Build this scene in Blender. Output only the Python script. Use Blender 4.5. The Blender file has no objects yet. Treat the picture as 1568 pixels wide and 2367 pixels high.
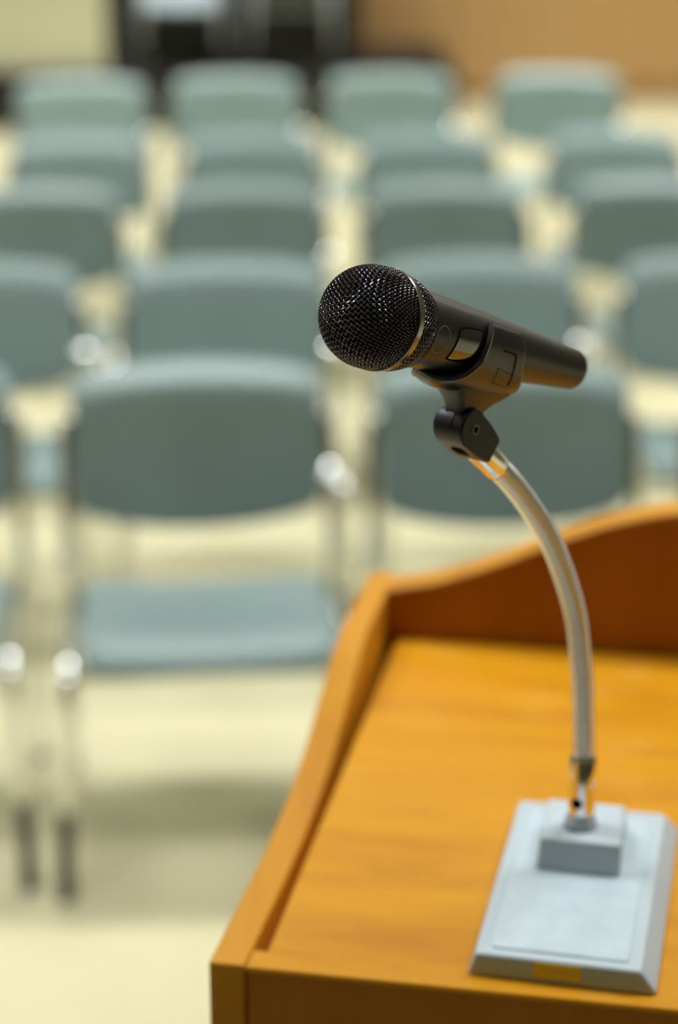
import bpy, bmesh, math, random
from mathutils import Vector, Matrix

random.seed(7)
SC = bpy.context.scene
COL = SC.collection
PI = math.pi
R = math.radians

# ------------------------------------------------------------------ camera
cam_d = bpy.data.cameras.new('camera')
cam = bpy.data.objects.new('camera', cam_d)
COL.objects.link(cam)
cam.location = (0.0, 0.0, 1.62)
cam.rotation_euler = (R(90 - 17.528), 0, 0)
cam_d.sensor_fit = 'VERTICAL'
cam_d.sensor_height = 36.0
cam_d.sensor_width = 24.0
cam_d.lens = 70.0
cam_d.clip_start = 0.05
cam_d.clip_end = 100
cam_d.dof.use_dof = True
cam_d.dof.focus_distance = 0.970
cam_d.dof.aperture_fstop = 3.5
cam_d.dof.aperture_blades = 0
SC.camera = cam

# ------------------------------------------------------------------ world and exposure
world = bpy.data.worlds.new('hall_air')
SC.world = world
world.use_nodes = True
world.node_tree.nodes['Background'].inputs[0].default_value = (0.80, 0.90, 1.0, 1)
world.node_tree.nodes['Background'].inputs[1].default_value = 0.05
SC.view_settings.view_transform = 'Standard'
SC.view_settings.look = 'None'
SC.view_settings.gamma = 1.0
SC.view_settings.use_curve_mapping = False
SC.view_settings.exposure = 0.0

LAMP_WATTS = 17.5          # per ceiling fitting
STAGE_DIM = 0.70           # the row over the lectern is dimmed
LAMP_SPREAD = 94.0        # louvred fittings throw the light mostly downwards
LAMP_STRENGTH = 8.5
LAMP_COLOR = (0.96, 0.985, 1.0)

# ------------------------------------------------------------------ materials
def mat(name, base, rough=0.5, metal=0.0, spec=0.5, bump=None, var=None, coat=0.0, emit=None, alpha=None):
    m = bpy.data.materials.new(name)
    m.use_nodes = True
    nt = m.node_tree
    b = nt.nodes['Principled BSDF']
    b.inputs['Base Color'].default_value = (*base, 1)
    b.inputs['Roughness'].default_value = rough
    b.inputs['Metallic'].default_value = metal
    b.inputs['Specular IOR Level'].default_value = spec
    b.inputs['Coat Weight'].default_value = coat
    b.inputs['Coat Roughness'].default_value = 0.08
    tc = nt.nodes.new('ShaderNodeTexCoord')
    if var:                      # (scale vector, second colour, detail)
        mp = nt.nodes.new('ShaderNodeMapping')
        mp.inputs['Scale'].default_value = var[0]
        nt.links.new(tc.outputs['Object'], mp.inputs['Vector'])
        n = nt.nodes.new('ShaderNodeTexNoise')
        n.inputs['Scale'].default_value = 1.0
        n.inputs['Detail'].default_value = var[2]
        nt.links.new(mp.outputs['Vector'], n.inputs['Vector'])
        r = nt.nodes.new('ShaderNodeValToRGB')
        r.color_ramp.elements[0].position = 0.30
        r.color_ramp.elements[1].position = 0.70
        r.color_ramp.elements[0].color = (*base, 1)
        r.color_ramp.elements[1].color = (*var[1], 1)
        nt.links.new(n.outputs['Fac'], r.inputs['Fac'])
        nt.links.new(r.outputs['Color'], b.inputs['Base Color'])
    if bump:                     # (scale, strength, distance)
        n = nt.nodes.new('ShaderNodeTexNoise')
        n.inputs['Scale'].default_value = bump[0]
        n.inputs['Detail'].default_value = 4
        nt.links.new(tc.outputs['Object'], n.inputs['Vector'])
        bp = nt.nodes.new('ShaderNodeBump')
        bp.inputs['Strength'].default_value = bump[1]
        bp.inputs['Distance'].default_value = bump[2]
        nt.links.new(n.outputs['Fac'], bp.inputs['Height'])
        nt.links.new(bp.outputs['Normal'], b.inputs['Normal'])
    if emit:
        b.inputs['Emission Color'].default_value = (*emit[0], 1)
        b.inputs['Emission Strength'].default_value = emit[1]
    return m

def wood(name, c1, c2, c3, scale, rough, wear=0.0):
    m = bpy.data.materials.new(name)
    m.use_nodes = True
    nt = m.node_tree
    b = nt.nodes['Principled BSDF']
    tc = nt.nodes.new('ShaderNodeTexCoord')
    mp = nt.nodes.new('ShaderNodeMapping')
    mp.inputs['Scale'].default_value = scale
    nt.links.new(tc.outputs['Object'], mp.inputs['Vector'])
    n = nt.nodes.new('ShaderNodeTexNoise')
    n.inputs['Scale'].default_value = 1.0
    n.inputs['Detail'].default_value = 6
    n.inputs['Roughness'].default_value = 0.6
    n.inputs['Distortion'].default_value = 0.4
    nt.links.new(mp.outputs['Vector'], n.inputs['Vector'])
    r = nt.nodes.new('ShaderNodeValToRGB')
    e = r.color_ramp.elements
    e[0].position = 0.28; e[0].color = (*c1, 1)
    e[1].position = 0.72; e[1].color = (*c3, 1)
    k = e.new(0.5); k.color = (*c2, 1)
    nt.links.new(n.outputs['Fac'], r.inputs['Fac'])
    col = r.outputs['Color']
    b.inputs['Roughness'].default_value = rough
    if wear:
        # rubbed, paler patches in the varnish with a shape of their own
        w = nt.nodes.new('ShaderNodeTexNoise')
        w.inputs['Scale'].default_value = 16.0
        w.inputs['Detail'].default_value = 5
        nt.links.new(tc.outputs['Object'], w.inputs['Vector'])
        wr = nt.nodes.new('ShaderNodeValToRGB')
        wr.color_ramp.elements[0].position = 0.52
        wr.color_ramp.elements[1].position = 0.72
        nt.links.new(w.outputs['Fac'], wr.inputs['Fac'])
        mu = nt.nodes.new('ShaderNodeMath'); mu.operation = 'MULTIPLY'
        mu.inputs[1].default_value = wear
        nt.links.new(wr.outputs['Color'], mu.inputs[0])
        mx = nt.nodes.new('ShaderNodeMix'); mx.data_type = 'RGBA'
        mx.inputs['B'].default_value = (0.80, 0.40, 0.06, 1)
        nt.links.new(mu.outputs[0], mx.inputs['Factor'])
        nt.links.new(col, mx.inputs['A'])
        col = mx.outputs['Result']
        ra = nt.nodes.new('ShaderNodeMath'); ra.operation = 'MULTIPLY_ADD'
        ra.inputs[1].default_value = 0.25; ra.inputs[2].default_value = rough
        nt.links.new(wr.outputs['Color'], ra.inputs[0])
        nt.links.new(ra.outputs[0], b.inputs['Roughness'])
    nt.links.new(col, b.inputs['Base Color'])
    b.inputs['Specular IOR Level'].default_value = 0.25
    return m

M = {}
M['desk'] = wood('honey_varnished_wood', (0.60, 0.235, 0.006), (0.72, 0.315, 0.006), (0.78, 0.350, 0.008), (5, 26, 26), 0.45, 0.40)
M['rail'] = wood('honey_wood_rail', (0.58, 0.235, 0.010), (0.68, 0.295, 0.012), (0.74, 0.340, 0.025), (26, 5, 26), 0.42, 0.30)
M['panel'] = wood('shaded_lectern_panel', (0.44, 0.155, 0.006), (0.50, 0.18, 0.007), (0.55, 0.20, 0.009), (26, 26, 4), 0.42)  # darker stain of the honey wood, shade of the upright faces in its colour
M['board_in'] = wood('shaded_lectern_board', (0.34, 0.112, 0.003), (0.38, 0.128, 0.0035), (0.42, 0.142, 0.004), (18, 18, 3), 0.45)  # darker again: the inner face's shade is put into the wood colour
M['gap'] = mat('dark_joint', (0.05, 0.025, 0.005), 0.8)
M['silver'] = mat('silver_paint', (0.58, 0.68, 0.76), 0.50, 0.0, bump=None)
M['silver_tex'] = mat('crinkled_silver_paint', (0.66, 0.79, 0.88), 0.45, 0.0, bump=(240, 0.9, 0.0016), var=((60, 60, 60), (0.58, 0.71, 0.81), 3))
M['yellow'] = mat('yellow_sticker', (1.0, 0.72, 0.0), 0.5)
M['sticker_ink'] = mat('pale_print', (0.90, 0.66, 0.20), 0.6)
M['chrome'] = mat('chrome', (0.86, 0.87, 0.88), 0.10, 1.0)
M['neck'] = mat('satin_chrome_coil', (0.95, 0.95, 0.95), 0.16, 1.0)
M['tube'] = mat('chair_chrome', (0.80, 0.82, 0.80), 0.045, 1.0)
M['black_hole'] = mat('black_recess', (0.002, 0.002, 0.002), 0.9, spec=0.1)
M['plastic'] = mat('black_plastic', (0.014, 0.013, 0.020), 0.38, bump=(900, 0.08, 0.0002))
M['rubber'] = mat('black_rubber_clip', (0.014, 0.013, 0.016), 0.30, spec=0.6)
M['bead'] = mat('glossy_black_bead', (0.035, 0.034, 0.055), 0.25, spec=0.7)
M['mic'] = mat('black_satin_mic_body', (0.022, 0.021, 0.021), 0.34, 0.0, spec=0.38, coat=0.05)
M['gloss'] = mat('black_gloss_window', (0.006, 0.005, 0.005), 0.05, spec=0.8, coat=1.0)
M['wire'] = mat('black_lacquered_wire', (0.15, 0.14, 0.175), 0.17, 0.95)
M['foam'] = mat('black_foam', (0.003, 0.003, 0.003), 0.95, spec=0.1)
M['band'] = mat('dark_chrome_band', (0.26, 0.26, 0.27), 0.20, 1.0)
M['mark'] = mat('grey_print', (0.16, 0.145, 0.125), 0.5)
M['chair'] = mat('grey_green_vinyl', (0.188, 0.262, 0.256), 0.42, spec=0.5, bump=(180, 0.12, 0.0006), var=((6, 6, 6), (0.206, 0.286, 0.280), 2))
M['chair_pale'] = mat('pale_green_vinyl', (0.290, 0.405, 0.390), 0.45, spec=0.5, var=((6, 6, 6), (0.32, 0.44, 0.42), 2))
M['chair_back'] = mat('grey_plastic_shell', (0.13, 0.15, 0.14), 0.5)
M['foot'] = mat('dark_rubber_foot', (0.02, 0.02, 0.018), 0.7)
M['floor'] = wood('pale_cream_floor', (0.64, 0.59, 0.375), (0.68, 0.63, 0.405), (0.71, 0.66, 0.43), (3, 3, 3), 0.42)
M['wallwood'] = wood('pale_oak_panel', (0.56, 0.345, 0.14), (0.62, 0.385, 0.16), (0.66, 0.42, 0.18), (9, 9, 1.2), 0.55)
M['wall'] = mat('warm_dull_plaster', (0.22, 0.20, 0.15), 0.9, var=((1.5, 1.5, 1.5), (0.25, 0.225, 0.17), 3))
M['ceil'] = mat('off_white_ceiling', (0.66, 0.66, 0.62), 0.9, var=((4, 4, 4), (0.70, 0.70, 0.66), 3))
M['base'] = mat('oak_skirting', (0.40, 0.21, 0.05), 0.5)
M['cream'] = mat('cream_screen_fabric', (0.76, 0.76, 0.57), 0.8, var=((3, 3, 3), (0.79, 0.79, 0.60), 2))
M['dark'] = mat('black_stage_paint', (0.012, 0.010, 0.008), 0.75, var=((2, 2, 2), (0.018, 0.014, 0.011), 3))
M['curtain'] = mat('black_cloth', (0.020, 0.019, 0.010), 0.9)
M['seatdark'] = mat('pale_blue_grey_seat', (0.56, 0.68, 0.78), 0.5)
M['grey_frame'] = mat('satin_steel_frame', (0.55, 0.60, 0.62), 0.35, 0.5)
M['dark_seat'] = mat('dark_olive_seat', (0.03, 0.03, 0.018), 0.9)
M['stool'] = mat('dark_brown_wood', (0.075, 0.04, 0.018), 0.6, var=((10, 10, 2), (0.09, 0.05, 0.022), 3))
M['diff'] = mat('lit_diffuser', (0.9, 0.9, 0.9), 0.5, emit=(LAMP_COLOR, LAMP_STRENGTH))
M['white_metal'] = mat('white_enamel', (0.7, 0.7, 0.68), 0.4)

# ------------------------------------------------------------------ helpers
def obj(name, bm, material, parent=None, smooth=True, world_inv=None, bevel=None, angle=40):
    if world_inv is not None:
        bm.transform(world_inv)
    bmesh.ops.recalc_face_normals(bm, faces=bm.faces[:])
    me = bpy.data.meshes.new(name)
    bm.to_mesh(me); bm.free()
    me.materials.append(material)
    if smooth:
        me.shade_smooth() if hasattr(me, 'shade_smooth') else None
        me.set_sharp_from_angle(angle=R(angle))
    o = bpy.data.objects.new(name, me)
    COL.objects.link(o)
    if parent is not None:
        o.parent = parent
    if bevel:
        md = o.modifiers.new('bevel', 'BEVEL')
        md.width = bevel; md.segments = 2; md.limit_method = 'ANGLE'; md.angle_limit = R(35)
    return o

def tag(o, label, cat, group=None):
    o['label'] = label; o['category'] = cat
    if group: o['group'] = group
    return o

def struct(o, label=None):
    o['kind'] = 'structure'
    if label: o['label'] = label
    return o

def empty(name, label, cat, loc=(0, 0, 0), rz=0, group=None, matrix=None):
    o = bpy.data.objects.new(name, None)
    o.empty_display_size = 0.05
    COL.objects.link(o)
    if matrix is not None:
        o.matrix_world = matrix
    else:
        o.location = loc; o.rotation_euler = (0, 0, rz)
    tag(o, label, cat, group)
    return o

def add_box(bm, x0, x1, y0, y1, z0, z1):
    v = [bm.verts.new(p) for p in ((x0, y0, z0), (x1, y0, z0), (x1, y1, z0), (x0, y1, z0),
                                   (x0, y0, z1), (x1, y0, z1), (x1, y1, z1), (x0, y1, z1))]
    for f in ((0, 3, 2, 1), (4, 5, 6, 7), (0, 1, 5, 4), (1, 2, 6, 5), (2, 3, 7, 6), (3, 0, 4, 7)):
        bm.faces.new([v[i] for i in f])
    return v

def box(name, x0, x1, y0, y1, z0, z1, material, parent=None, bevel=None):
    bm = bmesh.new(); add_box(bm, x0, x1, y0, y1, z0, z1)
    return obj(name, bm, material, parent, bevel=bevel)

def add_frustum(bm, b, t):
    """b, t: four corner points each"""
    v = [bm.verts.new(p) for p in (*b, *t)]
    for f in ((0, 3, 2, 1), (4, 5, 6, 7), (0, 1, 5, 4), (1, 2, 6, 5), (2, 3, 7, 6), (3, 0, 4, 7)):
        bm.faces.new([v[i] for i in f])

def add_loops(bm, loops, close_ends=True, wrap=True):
    vs = [[bm.verts.new(p) for p in lp] for lp in loops]
    n = len(loops[0])
    for a, b in zip(vs[:-1], vs[1:]):
        for i in range(n if wrap else n - 1):
            j = (i + 1) % n
            bm.faces.new((a[i], a[j], b[j], b[i]))
    if close_ends:
        bm.faces.new(vs[0][::-1]); bm.faces.new(vs[-1])
    return vs

def smooth_path(pts, n):
    """Catmull-Rom through pts"""
    P = [Vector(p) for p in pts]
    P = [P[0] * 2 - P[1]] + P + [P[-1] * 2 - P[-2]]
    out = []
    segs = len(P) - 3
    for k in range(segs):
        a, b, c, d = P[k:k + 4]
        for i in range(n):
            t = i / n
            out.append(0.5 * ((2 * b) + (c - a) * t + (2 * a - 5 * b + 4 * c - d) * t * t + (3 * b - a - 3 * c + d) * t ** 3))
    out.append(P[-2])
    return out

def add_tube(bm, pts, rad, sides=10, close=True):
    pts = [Vector(p) for p in pts]
    loops = []
    up = None
    for i, p in enumerate(pts):
        t = (pts[min(i + 1, len(pts) - 1)] - pts[max(i - 1, 0)]).normalized()
        if up is None:
            up = t.orthogonal().normalized()
        up = (up - t * up.dot(t)).normalized()
        sd = t.cross(up)
        r = rad[i] if isinstance(rad, (list, tuple)) else rad
        loops.append([p + (up * math.cos(2 * PI * k / sides) + sd * math.sin(2 * PI * k / sides)) * r for k in range(sides)])
    add_loops(bm, loops, close)

def add_lathe(bm, prof, X, Yv, Zv, O, sides=64, close=True):
    """prof: (s, r) pairs; axis X"""
    loops = []
    for s, r in prof:
        loops.append([O + X * s + (Yv * math.cos(2 * PI * k / sides) + Zv * math.sin(2 * PI * k / sides)) * r for k in range(sides)])
    add_loops(bm, loops, close)

def add_prism(bm, outline, a0, a1, f):
    """outline: 2-D points; f(u, v, a) -> 3-D"""
    lo = [bm.verts.new(f(u, v, a0)) for u, v in outline]
    hi = [bm.verts.new(f(u, v, a1)) for u, v in outline]
    n = len(outline)
    bm.faces.new(lo[::-1]); bm.faces.new(hi)
    for i in range(n):
        j = (i + 1) % n
        bm.faces.new((lo[i], lo[j], hi[j], hi[i]))

def interp(x, xs, ys):
    if x <= xs[0]: return ys[0]
    for i in range(len(xs) - 1):
        if x <= xs[i + 1]:
            t = (x - xs[i]) / (xs[i + 1] - xs[i])
            return ys[i] + (ys[i + 1] - ys[i]) * t
    return ys[-1]

def sstep(t):
    t = max(0.0, min(1.0, t)); return t * t * (3 - 2 * t)

# ------------------------------------------------------------------ the hall
X0, X1, Y0, Y1, HC = -6.0, 6.0, -4.0, 16.05, 3.3
struct(box('floor', X0, X1, Y0, Y1 + 0.1, -0.1, 0.0, M['floor']), 'pale cream smooth hall floor')
struct(box('ceiling', X0, X1, Y0, Y1 + 0.1, HC, HC + 0.1, M['ceil']), 'plain off white hall ceiling')
struct(box('wall_left', X0 - 0.1, X0, Y0, Y1 + 0.1, 0, HC, M['wall']), 'plain side wall')
struct(box('wall_right', X1, X1 + 0.1, Y0, Y1 + 0.1, 0, HC, M['wall']), 'plain side wall')
struct(box('wall_front', X0, X1, Y0 - 0.1, Y0, 0, HC, M['wall']), 'plain wall behind the speaker')
wb = struct(box('wall_back', X0, X1, Y1 + 0.03, Y1 + 0.13, 0, HC, M['gap']), 'back wall of vertical oak panels')
pm = None
nx = int((X1 - X0) / 0.30)
for i in range(nx):
    x = X0 + (i + 0.5) * (X1 - X0) / nx
    if pm is None:
        p = box('panel', -0.146, 0.146, -0.03, 0, 0, HC, M['wallwood'], wb, bevel=0.006)
        pm = p.data
    else:
        p = bpy.data.objects.new('panel', pm); COL.objects.link(p); p.parent = wb
        md = p.modifiers.new('bevel', 'BEVEL'); md.width = 0.006; md.segments = 2
    p.location = (x, Y1 + 0.03, 0)
struct(box('baseboard_back', X0, X1, Y1 - 0.02, Y1, 0, 0.09, M['base'], bevel=0.005), 'oak skirting along the back wall')

# ceiling lamps
lamp_proto = None
def ceiling_lamp(x, y, label, dim=1.0):
    e = empty('ceiling_light', label, 'light', (x, y, HC), 0, 'ceiling lights')
    bm = bmesh.new()
    add_box(bm, -0.65, 0.65, -0.17, -0.13, -0.05, 0); add_box(bm, -0.65, 0.65, 0.13, 0.17, -0.05, 0)
    add_box(bm, -0.65, -0.61, -0.13, 0.13, -0.05, 0); add_box(bm, 0.61, 0.65, -0.13, 0.13, -0.05, 0)
    obj('housing', bm, M['white_metal'], e)
    bm = bmesh.new(); add_box(bm, -0.61, 0.61, -0.13, 0.13, -0.04, -0.03)
    obj('diffuser', bm, M['diff'], e)
    ld = bpy.data.lights.new('lamp', 'AREA')
    ld.shape = 'RECTANGLE'; ld.size = 1.2; ld.size_y = 0.22
    ld.energy = LAMP_WATTS * dim; ld.color = LAMP_COLOR; ld.spread = R(LAMP_SPREAD)
    lo = bpy.data.objects.new('lamp', ld); COL.objects.link(lo); lo.parent = e; lo.location = (0, 0, -0.045)
    return e
k = 0
rowname = ['first', 'second', 'third', 'fourth', 'fifth', 'sixth']
for iy, y in enumerate((1.75, 3.9, 6.5, 9.1, 11.7, 14.3)):
    for ix, x in enumerate((-2.5, -0.22, 2.1) if iy == 1 else (-3.4, -1.13, 1.13, 3.4)):
        ceiling_lamp(x, y, 'white ceiling light, %s from the left in the %s row from the lectern' % (rowname[ix], rowname[iy]), (STAGE_DIM, 0.92, 1.12, 1.12, 1.12, 1.2)[iy])

# stage riser along the left of the back wall
rz = empty('stage_riser', 'low black stage riser along the back wall', 'stage', (-2.58, 13.9, 0))
bm = bmesh.new(); add_box(bm, -3.4, 3.4, 0.02, 2.0, 0, 0.33); obj('body', bm, M['dark'], rz)
bm = bmesh.new(); add_box(bm, -3.4, 3.4, 0.0, 2.05, 0.33, 0.36); obj('deck', bm, M['dark'], rz, bevel=0.004)

# cream standing screen on the riser
sc_ = empty('folding_screen', 'cream fabric standing screen on the black riser at top left', 'screen', (-2.62, 14.05, 0.36))
for q in range(2):
    bm = bmesh.new(); add_box(bm, -1.02 + q * 1.03, -0.01 + q * 1.03, -0.015, 0.015, 0.01, 1.75)
    obj('screen_panel', bm, M['cream'], sc_, bevel=0.006)
for sx in (-0.9, 0.9):
    bm = bmesh.new(); add_box(bm, sx - 0.03, sx + 0.03, -0.12, 0.18, 0, 0.025); obj('foot', bm, M['foot'], sc_)
# black cloth divider behind the stacked chairs
cd = empty('black_divider', 'black cloth divider standing behind the stacked chairs', 'divider', (-0.84, 15.3, 0.36))
bm = bmesh.new()
loops = []
for q in range(81):
    x = -0.98 + 1.96 * q / 80
    yy = 0.025 * math.sin(q * 0.9)
    loops.append([(x, yy, 0.02), (x, yy + 0.006, 0.02), (x, yy + 0.006, 1.6), (x, yy, 1.6)])
add_loops(bm, loops); obj('cloth', bm, M['curtain'], cd)
bm = bmesh.new(); add_tube(bm, [(-1.0, 0, 1.61), (1.0, 0, 1.61)], 0.012, 8); obj('rail', bm, M['foot'], cd)
for sx in (-0.99, 0.99):
    bm = bmesh.new(); add_tube(bm, [(sx, 0, 0), (sx, 0, 1.61)], 0.012, 8); obj('post', bm, M['foot'], cd)
# low brown stool at the end of the riser
st = empty('low_bench', 'low dark brown bench at the right end of the riser', 'bench', (0.42, 14.35, 0.36))
box('bench_top', -0.30, 0.30, -0.16, 0.16, 0.155, 0.185, M['stool'], st, 0.004)
for sx in (-0.26, 0.26):
    for sy in (-0.12, 0.12):
        box('leg', sx - 0.022, sx + 0.022, sy - 0.022, sy + 0.022, 0, 0.155, M['stool'], st)
box('apron', -0.24, 0.24, -0.13, -0.115, 0.08, 0.155, M['stool'], st)

# ------------------------------------------------------------------ chairs
def rounded_slab(bm, f, w, d, th, n=5.0, rows=False):
    """closed cushion: superellipse outline w x d, thickness th; f(u, v, t) -> point, u,v in metres"""
    rings = []
    N = 64
    def outline(sc):
        out = []
        for k in range(N):
            a = 2 * PI * k / N
            c, s = math.cos(a), math.sin(a)
            r = (abs(c) ** n + abs(s) ** n) ** (-1 / n)
            out.append((c * r * w / 2 * sc[0], s * r * d / 2 * sc[1]))
        return out
    e = th * 0.45
    sx = lambda k: (1 - 2 * k / w, 1 - 2 * k / d)
    layers = [(sx(e * 4), 0.0), (sx(e * 1.2), 0.0), (sx(e * 0.35), 0.12), (sx(0), 0.5), (sx(e * 0.35), 0.88), (sx(e * 1.2), 1.0), (sx(e * 4), 1.0)]
    def tri(sc, t):
        return [f(u, v, t * th) for u, v in outline(sc)]
    if rows:      # more rings towards the rim so that the rolled edge stays smooth
        inner = [(q, q) for q in (0.3, 0.5, 0.62, 0.70, 0.76, 0.82, 0.87)]
        loops = [tri(q, 0.0) for q in inner] + [tri(a, b) for a, b in layers] + [tri(q, 1.0) for q in inner[::-1]]
        add_loops(bm, loops); return
    loops = [tri((0.3, 0.3), 0.0), tri((0.6, 0.6), 0.0)] + [tri(a, b) for a, b in layers] + [tri((0.6, 0.6), 1.0), tri((0.3, 0.3), 1.0)]
    add_loops(bm, loops)

def make_chair(seat_mat, frame=None):
    frame = frame or M['tube']
    e = empty('stacking_chair', 'chair', 'chair')
    # seat: waterfall front edge, slightly dished
    def fs(u, v, t):
        z = 0.398 + t
        z -= 0.010 * (1 - (2 * u / 0.43) ** 2) * (1 if t > 0.015 else 0)
        fr = max(0.0, (-v - 0.12) / 0.085)
        z -= 0.030 * fr * fr
        return (u, v - 0.030, z + 0.012 * (-v / 0.2))
    bm = bmesh.new(); rounded_slab(bm, fs, 0.43, 0.41, 0.036, n=16)
    obj('seat', bm, seat_mat, e)
    # backrest: curved shell, crowned top and bellied lower edge
    def fb(u, v, t):
        w = (2 * u / 0.455)
        zc = 0.658
        z = zc + v
        if v < 0: z -= 0.040 * (1 - min(1, w * w)) * (-v / 0.126)
        else: z += 0.014 * (1 - min(1, w * w)) * (v / 0.126)
        y = 0.215 + (z - 0.53) * 0.17 - 0.030 * w * w + t
        # the top edge rolls over backwards
        if v > 0.084: y += 0.042 * ((v - 0.084) / 0.042) ** 1.5; z -= 0.010 * ((v - 0.084) / 0.042) ** 2
        return (u, y, z)
    bm = bmesh.new(); rounded_slab(bm, fb, 0.455, 0.252, 0.026, n=11, rows=True)
    obj('backrest', bm, seat_mat, e)
    # chrome tube frame
    for s in (-1, 1):
        bm = bmesh.new()
        pts = [(s * 0.250, -0.250, 0.012), (s * 0.243, -0.245, 0.20), (s * 0.238, -0.240, 0.325), (s * 0.2355, -0.229, 0.372), (s * 0.234, -0.200, 0.398), (s * 0.233, -0.150, 0.405),
               (s * 0.231, 0.0, 0.402), (s * 0.231, 0.185, 0.396)]
        add_tube(bm, smooth_path(pts, 8), 0.0120, 14)
        lg = obj('leg', bm, frame, e)
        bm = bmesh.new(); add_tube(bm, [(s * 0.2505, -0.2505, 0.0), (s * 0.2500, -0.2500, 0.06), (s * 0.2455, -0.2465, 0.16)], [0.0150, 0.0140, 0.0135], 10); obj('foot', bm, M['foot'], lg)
        bm = bmesh.new()
        pts = [(s * 0.252, 0.275, 0.012), (s * 0.246, 0.235, 0.20), (s * 0.241, 0.200, 0.40), (s * 0.240, 0.207, 0.52), (s * 0.239, 0.232, 0.655), (s * 0.232, 0.240, 0.695), (s * 0.205, 0.247, 0.705)]
        add_tube(bm, smooth_path(pts, 8), 0.0120, 14)
        lg = obj('leg', bm, frame, e)
        bm = bmesh.new(); add_tube(bm, [(s * 0.2522, 0.2753, 0.0), (s * 0.2518, 0.2747, 0.03)], 0.0135, 10); obj('foot', bm, M['foot'], lg)
    # domed chrome cap added on the right upright, tilted to throw a lamp glint
    n_ = Vector((0.10, -0.72, 0.69)).normalized(); u_ = n_.orthogonal().normalized(); w_ = n_.cross(u_)
    bm = bmesh.new()
    add_lathe(bm, [(-0.012, 0.016), (-0.004, 0.0172)] + [(0.042 * math.cos(a_) - 0.042 * math.cos(0.42) , 0.042 * math.sin(a_)) for a_ in (0.42, 0.35, 0.28, 0.21, 0.14, 0.07, 0.01)], n_, u_, w_, Vector((0.243, 0.203, 0.598)), 28)
    obj('glint_cap', bm, frame, e)
    for yy, zz in ((-0.195, 0.372), (0.170, 0.385)):
        bm = bmesh.new(); add_tube(bm, smooth_path([(-0.233, yy, 0.398), (-0.20, yy, zz), (0.0, yy, zz), (0.20, yy, zz), (0.233, yy, 0.398)], 4), 0.009, 8)
        obj('crossbar', bm, frame, e)
    return e

def copy_thing(root):
    r = root.copy(); COL.objects.link(r)
    for ch in list(root.children):
        c = ch.copy(); COL.objects.link(c); c.parent = r
        for g in list(ch.children):
            d = g.copy(); COL.objects.link(d); d.parent = c
    return r

def put(o, bx, by, yaw, label, group, z=0, sc=1.0):
    """bx, by: where the top of the backrest stands"""
    c, s = math.cos(R(yaw)), math.sin(R(yaw))
    o.location = (bx + s * 0.24 * sc, by - c * 0.24 * sc, z)
    o.rotation_euler = (0, 0, R(yaw))
    o.scale = (sc, sc, sc)
    o['label'] = label; o['category'] = 'chair'; o['group'] = group
    return o

proto = make_chair(M['chair'])
used = False
rows = [
    ('front row', [(-0.822, 3.476, 6), (-0.257, 3.493, 6), (0.299, 3.493, 3), (0.872, 3.493, 2)]),
    ('second row', [(-0.827, 4.485, 4), (-0.259, 4.527, 4), (0.326, 4.581, 2), (0.893, 4.592, -2)]),
    ('third row', [(-0.864, 5.699, 3), (-0.275, 5.74, 2), (0.311, 5.782, 2), (0.93, 5.868, 0)]),
    ('fourth row', [(-0.895, 6.882, 4), (-0.301, 6.966, 2), (0.31, 7.003, 1), (0.974, 7.064, -2)]),
]
place = ['leftmost chair', 'second chair from the left', 'third chair from the left', 'rightmost chair']
CAPPED = {('front row', place[1]), ('second row', place[0]), ('second row', place[1]), ('second row', place[2]), ('third row', place[1])}  # only these chairs keep the added glint cap
bare = []
for rn, cs in rows:
    for (x, y, a), pl in zip(cs, place):
        o = proto if not used else copy_thing(proto)
        used = True
        if (rn, pl) not in CAPPED:
            for ch in list(o.children):
                if ch.name.startswith('glint_cap'): bare.append(ch)
        put(o, x, y, a, 'grey-green stacking chair with chrome legs, %s in the %s' % (pl, rn), 'grey-green chairs in rows')
for ch in bare: bpy.data.objects.remove(ch)
# last row: a little larger and paler chairs
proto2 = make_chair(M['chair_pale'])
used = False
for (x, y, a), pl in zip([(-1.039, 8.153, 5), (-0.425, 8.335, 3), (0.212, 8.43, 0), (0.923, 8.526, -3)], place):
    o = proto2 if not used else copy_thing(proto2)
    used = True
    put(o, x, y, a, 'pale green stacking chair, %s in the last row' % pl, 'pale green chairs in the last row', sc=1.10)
# two stacks of chairs on the riser
proto3 = make_chair(M['seatdark'], M['grey_frame'])
proto4 = make_chair(M['dark_seat'], M['grey_frame'])
used = False
ordn = ['lowest', 'second lowest', 'third lowest', 'fourth lowest', 'fifth lowest', 'topmost']
for x, nm, pr, cn in ((-1.12, 'left stack on the riser', proto3, 'blue-grey'), (-0.345, 'right stack on the riser', proto4, 'dark olive')):
    for k in range(6):
        o = pr if k == 0 else copy_thing(pr)
        put(o, x, 14.70 + 0.028 * k, 2, '%s stacked chair with chrome legs, %s of the %s' % (cn, ordn[k], nm), 'stacked chairs on the riser', z=0.36 + 0.052 * k, sc=1.15)

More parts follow.
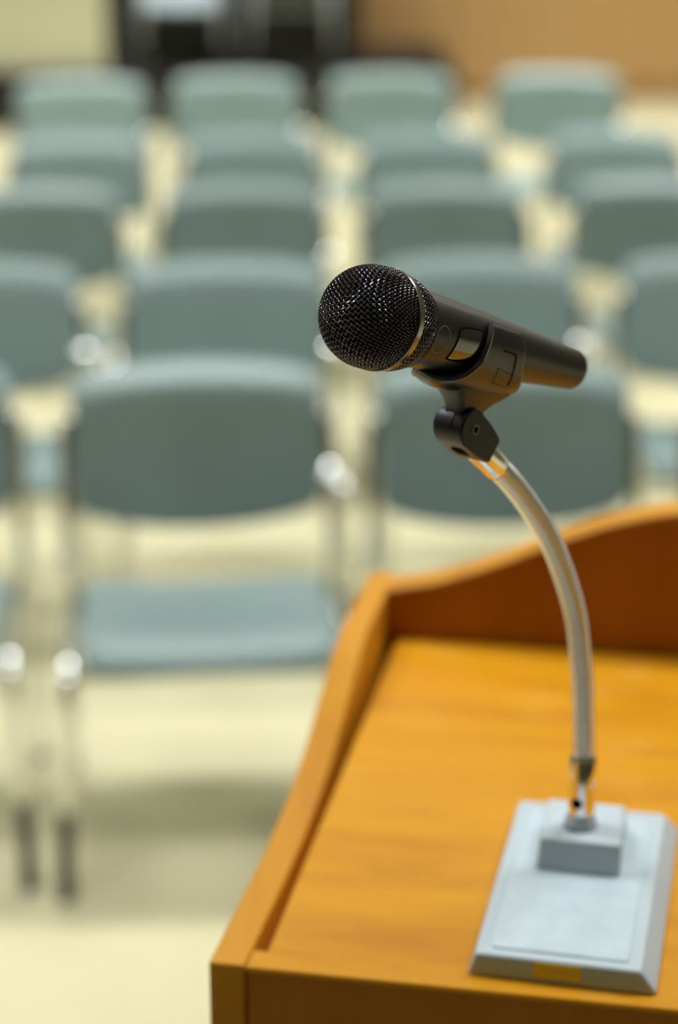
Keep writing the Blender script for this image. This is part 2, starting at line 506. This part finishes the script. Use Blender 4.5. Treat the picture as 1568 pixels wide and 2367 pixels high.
# ------------------------------------------------------------------ lectern
LY = R(10.8)
LM = Matrix.Translation((-0.0752, 1.0153, 0.0)) @ Matrix.Rotation(-LY, 4, 'Z')
lect = empty('lectern', 'honey coloured wooden lectern with wavy back board under the microphone stand', 'lectern', matrix=LM)
TZ = 1.0275          # height of the front edge
LW = 0.60            # width
LD = 0.540           # depth
RW = 0.0215          # thickness of the side panels
SL = math.tan(R(2.0))
prof_y = [0, 0.06, 0.13, 0.18, 0.231, 0.28, 0.33, 0.37, 0.40, 0.425, 0.46, LD]
prof_z = [0, -0.001, -0.002, 0.000, 0.005, 0.016, 0.032, 0.045, 0.0515, 0.0535, 0.0535, 0.0535]
sp = [(p.x, p.y) for p in smooth_path([(a, b, 0) for a, b in zip(prof_y, prof_z)], 4)]
def side_panel(x0, x1):
    bm = bmesh.new()
    out = [(0, -TZ + 0.0)] + [(y, z) for y, z in sp] + [(LD, -TZ)]
    add_prism(bm, out, x0, x1, lambda u, v, a: (a, u, TZ + v))
    return obj('side_panel', bm, M['rail'], lect, bevel=0.0015, angle=30)
side_panel(0, RW); side_panel(LW - RW, LW)
# desk top: front lip flush with the sides, groove beside each side panel
bm = bmesh.new()
GX = 0.0095
def dz(y): return TZ + SL * y
out = [(RW + 0.0006, -0.001), (LW - RW - 0.0006, -0.001), (LW - RW - 0.0006, 0.018), (LW - RW - GX, 0.018), (LW - RW - GX, 0.488), (RW + GX, 0.488), (RW + GX, 0.018), (RW + 0.0006, 0.018)]
lo = [bm.verts.new((u, v, dz(v) - 0.0035)) for u, v in out]
hi = [bm.verts.new((u, v, dz(v))) for u, v in out]
bm.faces.new(lo[::-1]); bm.faces.new(hi)
for i in range(len(out)):
    j = (i + 1) % len(out); bm.faces.new((lo[i], lo[j], hi[j], hi[i]))
obj('desk_top', bm, M['desk'], lect, bevel=0.0012)
bm = bmesh.new()
cx0, cx1 = RW + GX, LW - RW - GX
add_frustum(bm, [(cx0, 0.019, TZ - 0.018), (cx1, 0.019, TZ - 0.018), (cx1, 0.488, TZ - 0.018), (cx0, 0.488, TZ - 0.018)],
            [(cx0, 0.019, dz(0.019) - 0.0035), (cx1, 0.019, dz(0.019) - 0.0035), (cx1, 0.488, dz(0.488) - 0.0035), (cx0, 0.488, dz(0.488) - 0.0035)])
obj('desk_core', bm, M['desk'], lect)
# ledge the desk top rests on (bottom of the grooves)
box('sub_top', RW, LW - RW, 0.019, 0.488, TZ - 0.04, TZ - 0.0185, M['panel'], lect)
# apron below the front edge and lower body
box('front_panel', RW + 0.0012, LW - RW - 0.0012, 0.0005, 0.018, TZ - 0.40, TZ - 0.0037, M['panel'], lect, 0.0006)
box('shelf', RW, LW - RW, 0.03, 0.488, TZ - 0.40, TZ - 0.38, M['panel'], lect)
box('plinth', RW, LW - RW, 0.03, 0.05, 0.0, 0.10, M['panel'], lect)
# wavy board on the audience side
wx = [RW, 0.0328, 0.0601, 0.0963, 0.1229, 0.1385, 0.1647, 0.2011, 0.2472, 0.30]
wz = [0.0540, 0.0565, 0.0625, 0.0755, 0.0870, 0.0945, 0.1062, 0.1200, 0.1315, 0.1350]
wave = list(zip(wx, wz)) + [(LW - a, b) for a, b in list(zip(wx, wz))[-2::-1]]
wave = [(p.x, p.y) for p in smooth_path([(a, b, 0) for a, b in wave], 4)]
bm = bmesh.new()
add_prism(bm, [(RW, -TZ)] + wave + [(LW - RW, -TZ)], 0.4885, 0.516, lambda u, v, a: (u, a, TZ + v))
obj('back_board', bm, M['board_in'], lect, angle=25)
# rounded honey edge strip along the wave
bm = bmesh.new()
loops = []
for i, (u, v) in enumerate(wave):
    a = wave[max(0, i - 1)]; b = wave[min(len(wave) - 1, i + 1)]
    t = Vector((b[0] - a[0], 0, b[1] - a[1])).normalized(); n = Vector((-t.z, 0, t.x))
    p = Vector((u, 0, TZ + v))
    loops.append([p + Vector((0, 0.4875, 0)), p + n * 0.0020 + Vector((0, 0.4875, 0)), p + n * 0.0045 + Vector((0, 0.4905, 0)), p + n * 0.0045 + Vector((0, 0.514, 0)), p + n * 0.002 + Vector((0, 0.517, 0)), p + Vector((0, 0.517, 0))])
add_loops(bm, loops); obj('edge_strip', bm, M['rail'], lect)

# ------------------------------------------------------------------ microphone stand
BY = R(12.772); AL = R(2.0)
lb = Vector((math.cos(BY), -math.sin(BY), 0))
db = Vector((math.sin(BY) * math.cos(AL), math.cos(BY) * math.cos(AL), math.sin(AL)))
nb = lb.cross(db)
bo = Vector((0.0766, 1.0016, 1.0413)) - nb * 0.0128       # left front corner of the base, on the desk
SM = Matrix(((lb.x, db.x, nb.x, bo.x), (lb.y, db.y, nb.y, bo.y), (lb.z, db.z, nb.z, bo.z), (0, 0, 0, 1)))
stand = empty('microphone_stand', 'silver desk microphone stand with chrome gooseneck on the lectern', 'microphone stand', matrix=SM)
SI = SM.inverted()
BW, BL, BT = 0.095, 0.189, 0.013
bm = bmesh.new()
def ring(x0, x1, y0, y1, z, r=0.004, n=4):
    out = []
    for cx, cy, a0 in ((x1 - r, y1 - r, 0), (x0 + r, y1 - r, 90), (x0 + r, y0 + r, 180), (x1 - r, y0 + r, 270)):
        for k in range(n + 1):
            a = R(a0 + 90 * k / n); out.append((cx + r * math.cos(a), cy + r * math.sin(a), z))
    return out
add_loops(bm, [ring(-0.0030, 0.1030, -0.001, 0.193, 0.0, 0.002), ring(-0.0030, 0.1030, -0.001, 0.193, 0.0015, 0.002), ring(0, BW, 0, BL, BT - 0.001, 0.003), ring(0.001, BW - 0.001, 0.001, BL - 0.001, BT, 0.003),
               ring(0.0055, BW - 0.0055, 0.0055, BL - 0.0055, BT, 0.003), ring(0.0065, BW - 0.0065, 0.0065, BL - 0.0065, BT - 0.0007, 0.003)])
plate = obj('base_plate', bm, M['silver'], stand, angle=8)
bm = bmesh.new()
add_loops(bm, [ring(0.0085, BW - 0.0085, 0.0085, BL - 0.0085, BT - 0.0008, 0.003), ring(0.0085, BW - 0.0085, 0.0085, BL - 0.0085, BT + 0.0001, 0.003), ring(0.0095, BW - 0.0095, 0.0095, BL - 0.0095, BT + 0.0006, 0.003)])
pad = obj('crinkle_panel', bm, M['silver_tex'], plate, angle=8)
# yellow sticker with faint print on the front slope
def front(u, v, h=0.0004):          # u along the edge, v 0..1 up the slope
    z = 0.0015 + (BT - 0.0025) * v
    return (u, -0.001 + 0.001 * v - h, z)
bm = bmesh.new()
add_frustum(bm, [front(0.0345, 0.12, 0), front(0.0605, 0.12, 0), front(0.0605, 0.95, 0), front(0.0345, 0.95, 0)], [front(0.0345, 0.12), front(0.0605, 0.12), front(0.0605, 0.95), front(0.0345, 0.95)])
stick = obj('label_sticker', bm, M['yellow'], plate, smooth=False)
stick['label'] = 'yellow sticker with faint pale print'
bm = bmesh.new()
xs = 0.0385
for wdt, hh in ((0.0022, 0.34), (0.0018, 0.26), (0.0018, 0.26), (0.0024, 0.36), (0.0020, 0.30), (0.0024, 0.34)):
    for (a, b, c, d) in ((xs, xs + 0.0006, 0.38, 0.38 + hh), (xs + wdt - 0.0006, xs + wdt, 0.38, 0.38 + hh), (xs, xs + wdt, 0.38 + hh * 0.45, 0.38 + hh * 0.6)):
        add_frustum(bm, [front(a, c, 0.0003), front(b, c, 0.0003), front(b, d, 0.0003), front(a, d, 0.0003)], [front(a, c, 0.0006), front(b, c, 0.0006), front(b, d, 0.0006), front(a, d, 0.0006)])
    xs += wdt + 0.0011
obj('print', bm, M['sticker_ink'], stick, smooth=False)
# pedestal block: front face leans, top slopes gently
bm = bmesh.new()
PB = BT + 0.0005
add_frustum(bm, [(0.0222, 0.1000, PB), (0.0732, 0.1000, PB), (0.0718, 0.1640, PB), (0.0216, 0.1640, PB)],
            [(0.0236, 0.1040, BT + 0.0205), (0.0729, 0.1040, BT + 0.0205), (0.0706, 0.1560, BT + 0.0205), (0.0226, 0.1560, BT + 0.0205)])
obj('pedestal_block', bm, M['silver'], stand, bevel=0.0014)

# gooseneck, built from the block to the swivel
S = Vector((0.0629, 1.0000, 1.3510))
GN = [(0.1488, 1.1128, 1.0640), (0.1494, 1.1136, 1.0822), (0.1490, 1.1131, 1.1214), (0.1468, 1.1102, 1.1570), (0.1443, 1.1069, 1.1793), (0.1408, 1.1023, 1.2029), (0.1359, 1.0959, 1.2217),
      (0.1283, 1.0859, 1.2439), (0.1176, 1.0718, 1.2693), (0.1030, 1.0526, 1.2948), (0.0906, 1.0364, 1.3132), (0.0779, 1.0196, 1.3283), (0.0683, 1.0070, 1.3420)]
path = smooth_path(GN, 40)
# arc length table
acc = [0.0]
for a, b in zip(path[:-1], path[1:]): acc.append(acc[-1] + (b - a).length)
TOT = acc[-1]
def along(s):
    s = max(0.0, min(TOT, s))
    for i in range(len(acc) - 1):
        if acc[i + 1] >= s:
            t = (s - acc[i]) / max(1e-9, acc[i + 1] - acc[i])
            return path[i].lerp(path[i + 1], t)
    return path[-1]
def piece(name, prof, m, sides=28, parent=stand):
    bm = bmesh.new()
    add_tube(bm, [along(s) for s, r in prof], [r for s, r in prof], sides)
    return obj(name, bm, m, parent, world_inv=SI, angle=45)
piece('washer', [(-0.0, 0.0105), (0.0015, 0.0108), (0.0030, 0.0100)], M['foot'])
piece('base_nut', [(0.0015, 0.0100), (0.003, 0.0104), (0.006, 0.0100), (0.009, 0.0088), (0.0105, 0.0086)], M['silver'])
lf = piece('lower_ferrule', [(0.0100, 0.0084), (0.0300, 0.0084), (0.0303, 0.0081), (0.0309, 0.0081), (0.0312, 0.0084), (0.0470, 0.0084), (0.0475, 0.0080), (0.0495, 0.0072)], M['chrome'])
# set screw hole on the speaker's side
hp = along(0.0195); hd = (Vector((0, 0, 1.62)) - hp); hd.z = 0; hd.normalize()
hd = Matrix.Rotation(R(-22), 3, 'Z') @ hd
hs = hd.cross(Vector((0, 0, 1))).normalized(); hu = Vector((0, 0, 1))
bm = bmesh.new()
add_lathe(bm, [(0.0070, 0.0037), (0.0086, 0.0037), (0.0087, 0.0034)], hd, hs, hu, hp, 20)
obj('screw_hole', bm, M['black_hole'], lf, world_inv=SI)
# ribbed flexible coil
c0, c1, pitch = 0.0490, TOT - 0.034, 0.0020
prof = []
n = int((c1 - c0) / pitch)
for i in range(n):
    s = c0 + i * pitch
    for f_, r_ in ((0.0, 0.00616), (0.16, 0.00652), (0.5, 0.00675), (0.84, 0.00652)):
        prof.append((s + f_ * pitch, r_))
piece('gooseneck_coil', prof, M['neck'], 26)
piece('upper_ferrule', [(c1 - 0.001, 0.0066), (c1, 0.0072), (c1 + 0.001, 0.0074), (TOT - 0.001, 0.0074), (TOT, 0.0070)], M['chrome'])

# microphone frame: X along the body towards the tail, Y sideways, Z up
MO = Vector((0.0153, 0.9497, 1.4194))
MX = Vector((0.6526, 0.6896, -0.3138)).normalized()
MY = Vector((-0.7263, 0.6874, 0)).normalized()
MZ = MX.cross(MY).normalized()
MMAT = Matrix(((MX.x, MY.x, MZ.x, MO.x), (MX.y, MY.y, MZ.y, MO.y), (MX.z, MY.z, MZ.z, MO.z), (0, 0, 0, 1)))
def ml(x, y, z): return MO + MX * (x * .001) + MY * (y * .001) + MZ * (z * .001)
RB = ([20, 26, 40, 60, 100, 140, 172], [20.3, 20.2, 19.6, 18.6, 15.9, 13.1, 11.2])
def rb(s): return interp(s, *RB)

# swivel joint (millimetres in the microphone frame)
pc = (87.0, -43.5)
tdir = Vector((0.92, -0.39)).normalized(); pdir = Vector((0.39, 0.92)).normalized()
outl = []
for k in range(19):
    a = R(95 + 170 * k / 18)
    p = Vector(pc) + tdir * (10.4 * math.cos(a)) + pdir * (10.4 * math.sin(a)); outl.append((p.x, p.y))
for al_, pe in ((12, -9.6), (20, -8.2), (23.5, -7.0), (23.5, 7.0), (20, 8.2), (10, 9.8)):
    p = Vector(pc) + tdir * al_ + pdir * pe; outl.append((p.x, p.y))
bm = bmesh.new(); add_prism(bm, outl, -10.0, 10.0, lambda u, v, a: ml(u, a, v))
sw = obj('swivel_joint', bm, M['plastic'], stand, world_inv=SI, bevel=0.0011, angle=30)
# pin head with a hollow in its middle, on the camera side
bm = bmesh.new()
add_lathe(bm, [(-0.0004, 0.0031), (0.0003, 0.0030), (0.0003, 0.0019), (-0.0002, 0.0018)], -MY, MX, MZ, ml(pc[0] + 1, -10, pc[1] + 0.2), 24)
obj('pivot_pin', bm, M['mark'], sw, world_inv=SI)
bm = bmesh.new()
add_lathe(bm, [(-0.0004, 0.0018), (0.00012, 0.0018)], -MY, MX, MZ, ml(pc[0] + 1, -10, pc[1] + 0.2), 20)
obj('pin_hollow', bm, M['black_hole'], sw, world_inv=SI)
# slot on the underside of the block
bm = bmesh.new()
q0 = Vector(pc) + tdir * 6.0 + pdir * -10.5; q1 = Vector(pc) + tdir * 13.0 + pdir * -9.7
n2 = Vector((-pdir.x, -pdir.y))
a0, a1, a2, a3 = q0 - n2 * 1.0, q1 - n2 * 1.0, q1 + n2 * 0.25, q0 + n2 * 0.25
add_prism(bm, [tuple(a0), tuple(a1), tuple(a2), tuple(a3)], -3.5, 3.5, lambda u, v, a: ml(u, a, v))
obj('slot', bm, M['black_hole'], sw, world_inv=SI)
# raised seam on the rounded end
bm = bmesh.new()
loops = []
for k in range(15):
    a = R(100 + 110 * k / 14)
    d2 = tdir * math.cos(a) + pdir * math.sin(a)
    p0 = Vector(pc) + d2 * 9.8; p1 = Vector(pc) + d2 * 10.9
    loops.append([ml(p0.x, -2.6, p0.y), ml(p0.x, 2.6, p0.y), ml(p1.x, 2.4, p1.y), ml(p1.x, -2.4, p1.y)])
add_loops(bm, loops); obj('tongue', bm, M['plastic'], sw, world_inv=SI)

# clip: half tube with a scoop reaching forward under the head end
BOT = ([44, 47, 51, 57, 66, 105, 112, 118, 122], [19.4, 22.3, 24.5, 26.2, 26.8, 25.6, 24.2, 21.2, 18.0])
def clip_front(ps):
    a = abs(ps)
    return interp(a, [0, 12, 25, 40, 62, 95, 124], [44, 46.5, 54, 62, 67.5, 69.5, 72.5])
def clip_rear(ps):
    a = abs(ps)
    return interp(a, [0, 20, 45, 70, 114, 124], [120, 118, 111, 106, 102.5, 99.5])
def clip_r(ps, s, outer):
    rin = rb(s) + 0.25
    ex = interp(s, *BOT) - 2.6 - rin
    w = max(0.0, math.cos(R(ps))) ** 2.2
    r_ = rin + ex * w
    return r_ + (2.7 if outer else 0.0)
NP, NS = 72, 34
def clip_pt(i, j, outer):
    ps = -124 + 248 * i / NP
    f0, f1 = clip_front(ps), clip_rear(ps)
    s = f0 + (f1 - f0) * j / NS
    r_ = clip_r(ps, s, outer)
    if outer and (j == 0 or j == NS or i == 0 or i == NP): r_ -= 0.5
    return ml(s, -r_ * math.sin(R(ps)), -r_ * math.cos(R(ps)))
bm = bmesh.new()
go = [[bm.verts.new(clip_pt(i, j, True)) for j in range(NS + 1)] for i in range(NP + 1)]
gi = [[bm.verts.new(clip_pt(i, j, False)) for j in range(NS + 1)] for i in range(NP + 1)]
for i in range(NP):
    for j in range(NS):
        bm.faces.new((go[i][j], go[i][j + 1], go[i + 1][j + 1], go[i + 1][j]))
        bm.faces.new((gi[i][j], gi[i + 1][j], gi[i + 1][j + 1], gi[i][j + 1]))
    bm.faces.new((go[i][0], go[i + 1][0], gi[i + 1][0], gi[i][0]))
    bm.faces.new((go[i][NS], gi[i][NS], gi[i + 1][NS], go[i + 1][NS]))
for j in range(NS):
    bm.faces.new((go[0][j], gi[0][j], gi[0][j + 1], go[0][j + 1]))
    bm.faces.new((go[NP][j], go[NP][j + 1], gi[NP][j + 1], gi[NP][j]))
clip = obj('clip', bm, M['rubber'], stand, world_inv=SI, angle=50)
# rolled bead along the clip's front edge
bm = bmesh.new()
bead = []
for i in range(0, NP + 1):
    ps = -124 + 248 * i / NP
    s = clip_front(ps) + 0.3; r_ = clip_r(ps, s, False) + 1.6
    bead.append(ml(s, -r_ * math.sin(R(ps)), -r_ * math.cos(R(ps))))
add_tube(bm, bead, 0.0017, 8); obj('rolled_edge', bm, M['bead'], clip, world_inv=SI)
# raised bracket mark moulded on the side
bm = bmesh.new()
def cpt(ps, s, h):
    r_ = clip_r(ps, s, True) + h
    return ml(s, -r_ * math.sin(R(ps)), -r_ * math.cos(R(ps)))
add_tube(bm, [cpt(88, 84, 0.0), cpt(88, 88, 0.0), cpt(87, 94.5, 0.0), cpt(84, 96, 0.0), cpt(70, 97, 0.0), cpt(55, 98.5, 0.0), cpt(40, 100, 0.0)], 0.00055, 6)
obj('moulded_bracket', bm, M['black_hole'], clip, world_inv=SI)
bm = bmesh.new()
add_tube(bm, [cpt(62, 84, 0.0), cpt(58, 92, 0.0), cpt(56, 97, 0.0)], 0.00035, 6)
add_tube(bm, [cpt(62, 84, 0.0), cpt(52, 85, 0.0), cpt(40, 86, 0.0)], 0.00035, 6)
add_tube(bm, [cpt(40, 86, 0.0), cpt(38, 93, 0.0), cpt(37, 99, 0.0)], 0.00035, 6)
obj('moulded_rectangle', bm, M['plastic'], clip, world_inv=SI)
# neck between clip and swivel
bm = bmesh.new()
def rect(x0, x1, w, z, z2=None, n=3):
    z2 = z if z2 is None else z2
    pts = []
    r_ = min(w, (x1 - x0) / 2) * 0.45
    for cx, cy, a0 in ((x1 - r_, w - r_, 0), (x0 + r_, w - r_, 90), (x0 + r_, -w + r_, 180), (x1 - r_, -w + r_, 270)):
        for k in range(n + 1):
            a = R(a0 + 90 * k / n); x = cx + r_ * math.cos(a)
            pts.append(ml(x, cy + r_ * math.sin(a), z + (z2 - z) * (x - x0) / (x1 - x0)))
    return pts
add_loops(bm, [rect(68, 113, 10.0, -23.0, -22), rect(70, 109, 9.5, -26.0, -25), rect(74, 103, 8.0, -29.5, -28.5), rect(76.5, 98, 7.0, -33), rect(78.5, 96, 6.5, -36.5), rect(79, 95, 6.2, -42)])
obj('clip_neck', bm, M['rubber'], clip, world_inv=SI, angle=60)

# ------------------------------------------------------------------ microphone
mic = empty('microphone', 'black handheld microphone with wire mesh head held in the stand clip', 'microphone', matrix=MMAT)
EX, EY, EZ, E0 = Vector((1, 0, 0)), Vector((0, 1, 0)), Vector((0, 0, 1)), Vector((0, 0, 0))
mm = 0.001
RBALL = 25.0
# foam core behind the mesh
bm = bmesh.new()
prof = [(-(RBALL - 1.6) * math.cos(R(a)) * mm, max(0.0002, (RBALL - 1.6) * math.sin(R(a)) * mm)) for a in range(1, 91, 5)]
prof += [(4 * mm, 23.4 * mm), (10 * mm, 23.4 * mm), (12 * mm, 23.0 * mm), (25 * mm, 18.8 * mm)]
add_lathe(bm, prof, EX, EY, EZ, E0, 48)
obj('foam_lining', bm, M['foam'], mic)

# woven wire: plain weave over the dome
P = 2.05; AMP = 0.33; WR = 0.31
HALF = RBALL * PI / 2
TMAX = HALF + 6.6
def dome(u, v, off):
    c, s = math.cos(R(28)), math.sin(R(28))
    u, v = c * u - s * v, s * u + c * v
    t = math.hypot(u, v); ang = math.atan2(v, u)
    if t <= HALF:
        th = t / RBALL; n_s, n_r = -math.cos(th), math.sin(th)
        s_, r_ = RBALL * n_s, RBALL * n_r
    else:
        n_s, n_r = 0.0, 1.0
        s_, r_ = t - HALF, RBALL
    s_ += n_s * off; r_ += n_r * off
    return Vector((s_ * mm, r_ * math.cos(ang) * mm, r_ * math.sin(ang) * mm))
bm = bmesh.new()
def weave_wire(pts):
    # light tube with four sides
    if len(pts) > 3: add_tube(bm, pts, WR * mm, 5, True)
NW = int(TMAX / P)
for i in range(-NW, NW + 1):
    u = (i + 0.5) * P
    if abs(u) >= TMAX: continue
    lim = math.sqrt(TMAX * TMAX - u * u)
    for fam in (0, 1):
        pts = []
        n = int(2 * lim / (P / 4)) + 1
        for k in range(n + 1):
            v = -lim + 2 * lim * k / n
            ph = math.cos(PI * (v / P - 0.5)) * (1 if i % 2 == 0 else -1)
            off = AMP * ph * (1 if fam == 0 else -1)
            pts.append(dome(u, v, off) if fam == 0 else dome(v, u, off))
        weave_wire(pts)
g = obj('grille_mesh', bm, M['wire'], mic)
g['kind'] = 'stuff'
# woven wire on the tapered lower part
bm = bmesh.new()
S0, S1 = 10.5, 26.2
NA = 58
def cone_pt(ang, s, off):
    r_ = 24.6 + (20.6 - 24.6) * (s - S0) / (S1 - S0) + 0.9 * math.sin(PI * (s - S0) / (S1 - S0)) + off
    return Vector((s * mm, r_ * math.cos(ang) * mm, r_ * math.sin(ang) * mm))
q = 2.35
for i in range(NA):
    for fam in (1, -1):
        pts = []
        n = 28
        for k in range(n + 1):
            s = S0 + (S1 - S0) * k / n
            # u = NA*ang/2pi + s/q, v = NA*ang/2pi - s/q
            if fam == 1:
                ang = (i - s / q) * 2 * PI / NA; other = i - 2 * s / q
            else:
                ang = (i + s / q) * 2 * PI / NA; other = i + 2 * s / q
            ph = math.cos(PI * other) * (1 if i % 2 == 0 else -1)
            pts.append(cone_pt(ang, s, AMP * ph * fam))
        weave_wire(pts)
g = obj('lower_grille_mesh', bm, M['wire'], mic)
g['kind'] = 'stuff'
# band around the head
bm = bmesh.new()
add_lathe(bm, [(6.0 * mm, 24.3 * mm), (6.2 * mm, 25.7 * mm), (6.9 * mm, 26.0 * mm), (7.6 * mm, 25.9 * mm), (7.9 * mm, 25.75 * mm), (10.2 * mm, 25.45 * mm), (10.9 * mm, 25.2 * mm), (11.1 * mm, 24.0 * mm), (8 * mm, 23.6 * mm)], EX, EY, EZ, E0, 96, close=False)
obj('grille_band', bm, M['band'], mic, angle=25)
bm = bmesh.new()
add_lathe(bm, [(25.6 * mm, 19.0 * mm), (25.8 * mm, 20.9 * mm), (26.3 * mm, 21.3 * mm), (27.6 * mm, 21.2 * mm), (28.1 * mm, 20.6 * mm), (28.2 * mm, 19.0 * mm)], EX, EY, EZ, E0, 96, close=False)
obj('collar', bm, M['mic'], mic, angle=30)
# body
bm = bmesh.new()
prof = [(25.0 * mm, 18.0 * mm), (25.2 * mm, rb(26) * mm)] + [(s * mm, rb(s) * mm) for s in range(27, 170, 4)] + [(171.0 * mm, 11.3 * mm), (172.4 * mm, 10.9 * mm), (173.2 * mm, 10.0 * mm), (173.4 * mm, 8.0 * mm)]
add_lathe(bm, prof, EX, EY, EZ, E0, 96)
body = obj('body', bm, M['mic'], mic, angle=35)
bm = bmesh.new()
add_lathe(bm, [(173.0 * mm, 8.2 * mm), (174.0 * mm, 7.8 * mm), (174.0 * mm, 1.0 * mm)], EX, EY, EZ, E0, 48)
obj('tail_cap', bm, M['plastic'], body)
# printed ring and glossy window on the side
def bp(ps, s, h=0.0):
    r_ = (rb(s) + h) * mm
    return Vector((s * mm, -r_ * math.sin(R(ps)), -r_ * math.cos(R(ps))))
bm = bmesh.new()
loops = []
for k in range(48):
    a = 2 * PI * k / 48
    row = []
    for rr, h in ((1.0, -0.05), (1.0, 0.06), (0.90, 0.06), (0.90, -0.05)):
        ds = 6.0 * rr * math.cos(a); dps = 22.0 * rr * math.sin(a)
        row.append(bp(80.5 + dps, 33.8 + ds, h))
    loops.append(row)
loops.append(loops[0])
add_loops(bm, loops, close_ends=False); obj('printed_ring', bm, M['mark'], body)
bm = bmesh.new()
win = [(103, 46.2), (107, 48.5), (110, 55), (112, 70), (112, 84), (56, 84), (53, 60), (54, 47), (56, 44.4), (60, 43.9)]
nwin = 14
# surface patch following the cone: rows between the lower and the upper outline
lowp = [(54.0, 44.5), (53.0, 50), (53.0, 58), (54.0, 70), (55, 84)]
upp = [(102.5, 46.5), (106.5, 50), (109, 56), (111, 70), (112, 84)]
pa = smooth_path([(a, b, 0) for a, b in lowp], 4); pb = smooth_path([(a, b, 0) for a, b in upp], 4)
top, botm = [], []
for a, b in zip(pa, pb):
    rw, rw2 = [], []
    for k in range(nwin + 1):
        t = k / nwin
        ps = a.x + (b.x - a.x) * t; s = a.y + (b.y - a.y) * t
        edge = 0.0 if k in (0, nwin) else 0.35
        flat = (1 - (2 * t - 1) ** 2)
        rw.append(bm.verts.new(bp(ps, s, 0.05 + edge - 1.1 * 0.0 * flat))); rw2.append(bm.verts.new(bp(ps, s, -0.4)))
    top.append(rw); botm.append(rw2)
for i in range(len(top) - 1):
    for k in range(nwin):
        bm.faces.new((top[i][k], top[i][k + 1], top[i + 1][k + 1], top[i + 1][k]))
for k in range(nwin):
    bm.faces.new((top[0][k], botm[0][k], botm[0][k + 1], top[0][k + 1]))
obj('display_window', bm, M['gloss'], body)
# black seam around the window
bm = bmesh.new()
seam = [bp(a.x, a.y, 0.15) for a in reversed(pa)]
seam += [bp(pa[0].x + (pb[0].x - pa[0].x) * k / 8, pa[0].y + (pb[0].y - pa[0].y) * k / 8, 0.15) for k in range(1, 8)]
seam += [bp(b.x, b.y, 0.15) for b in pb]
add_tube(bm, seam, 0.0004, 6)
obj('window_seam', bm, M['black_hole'], body)
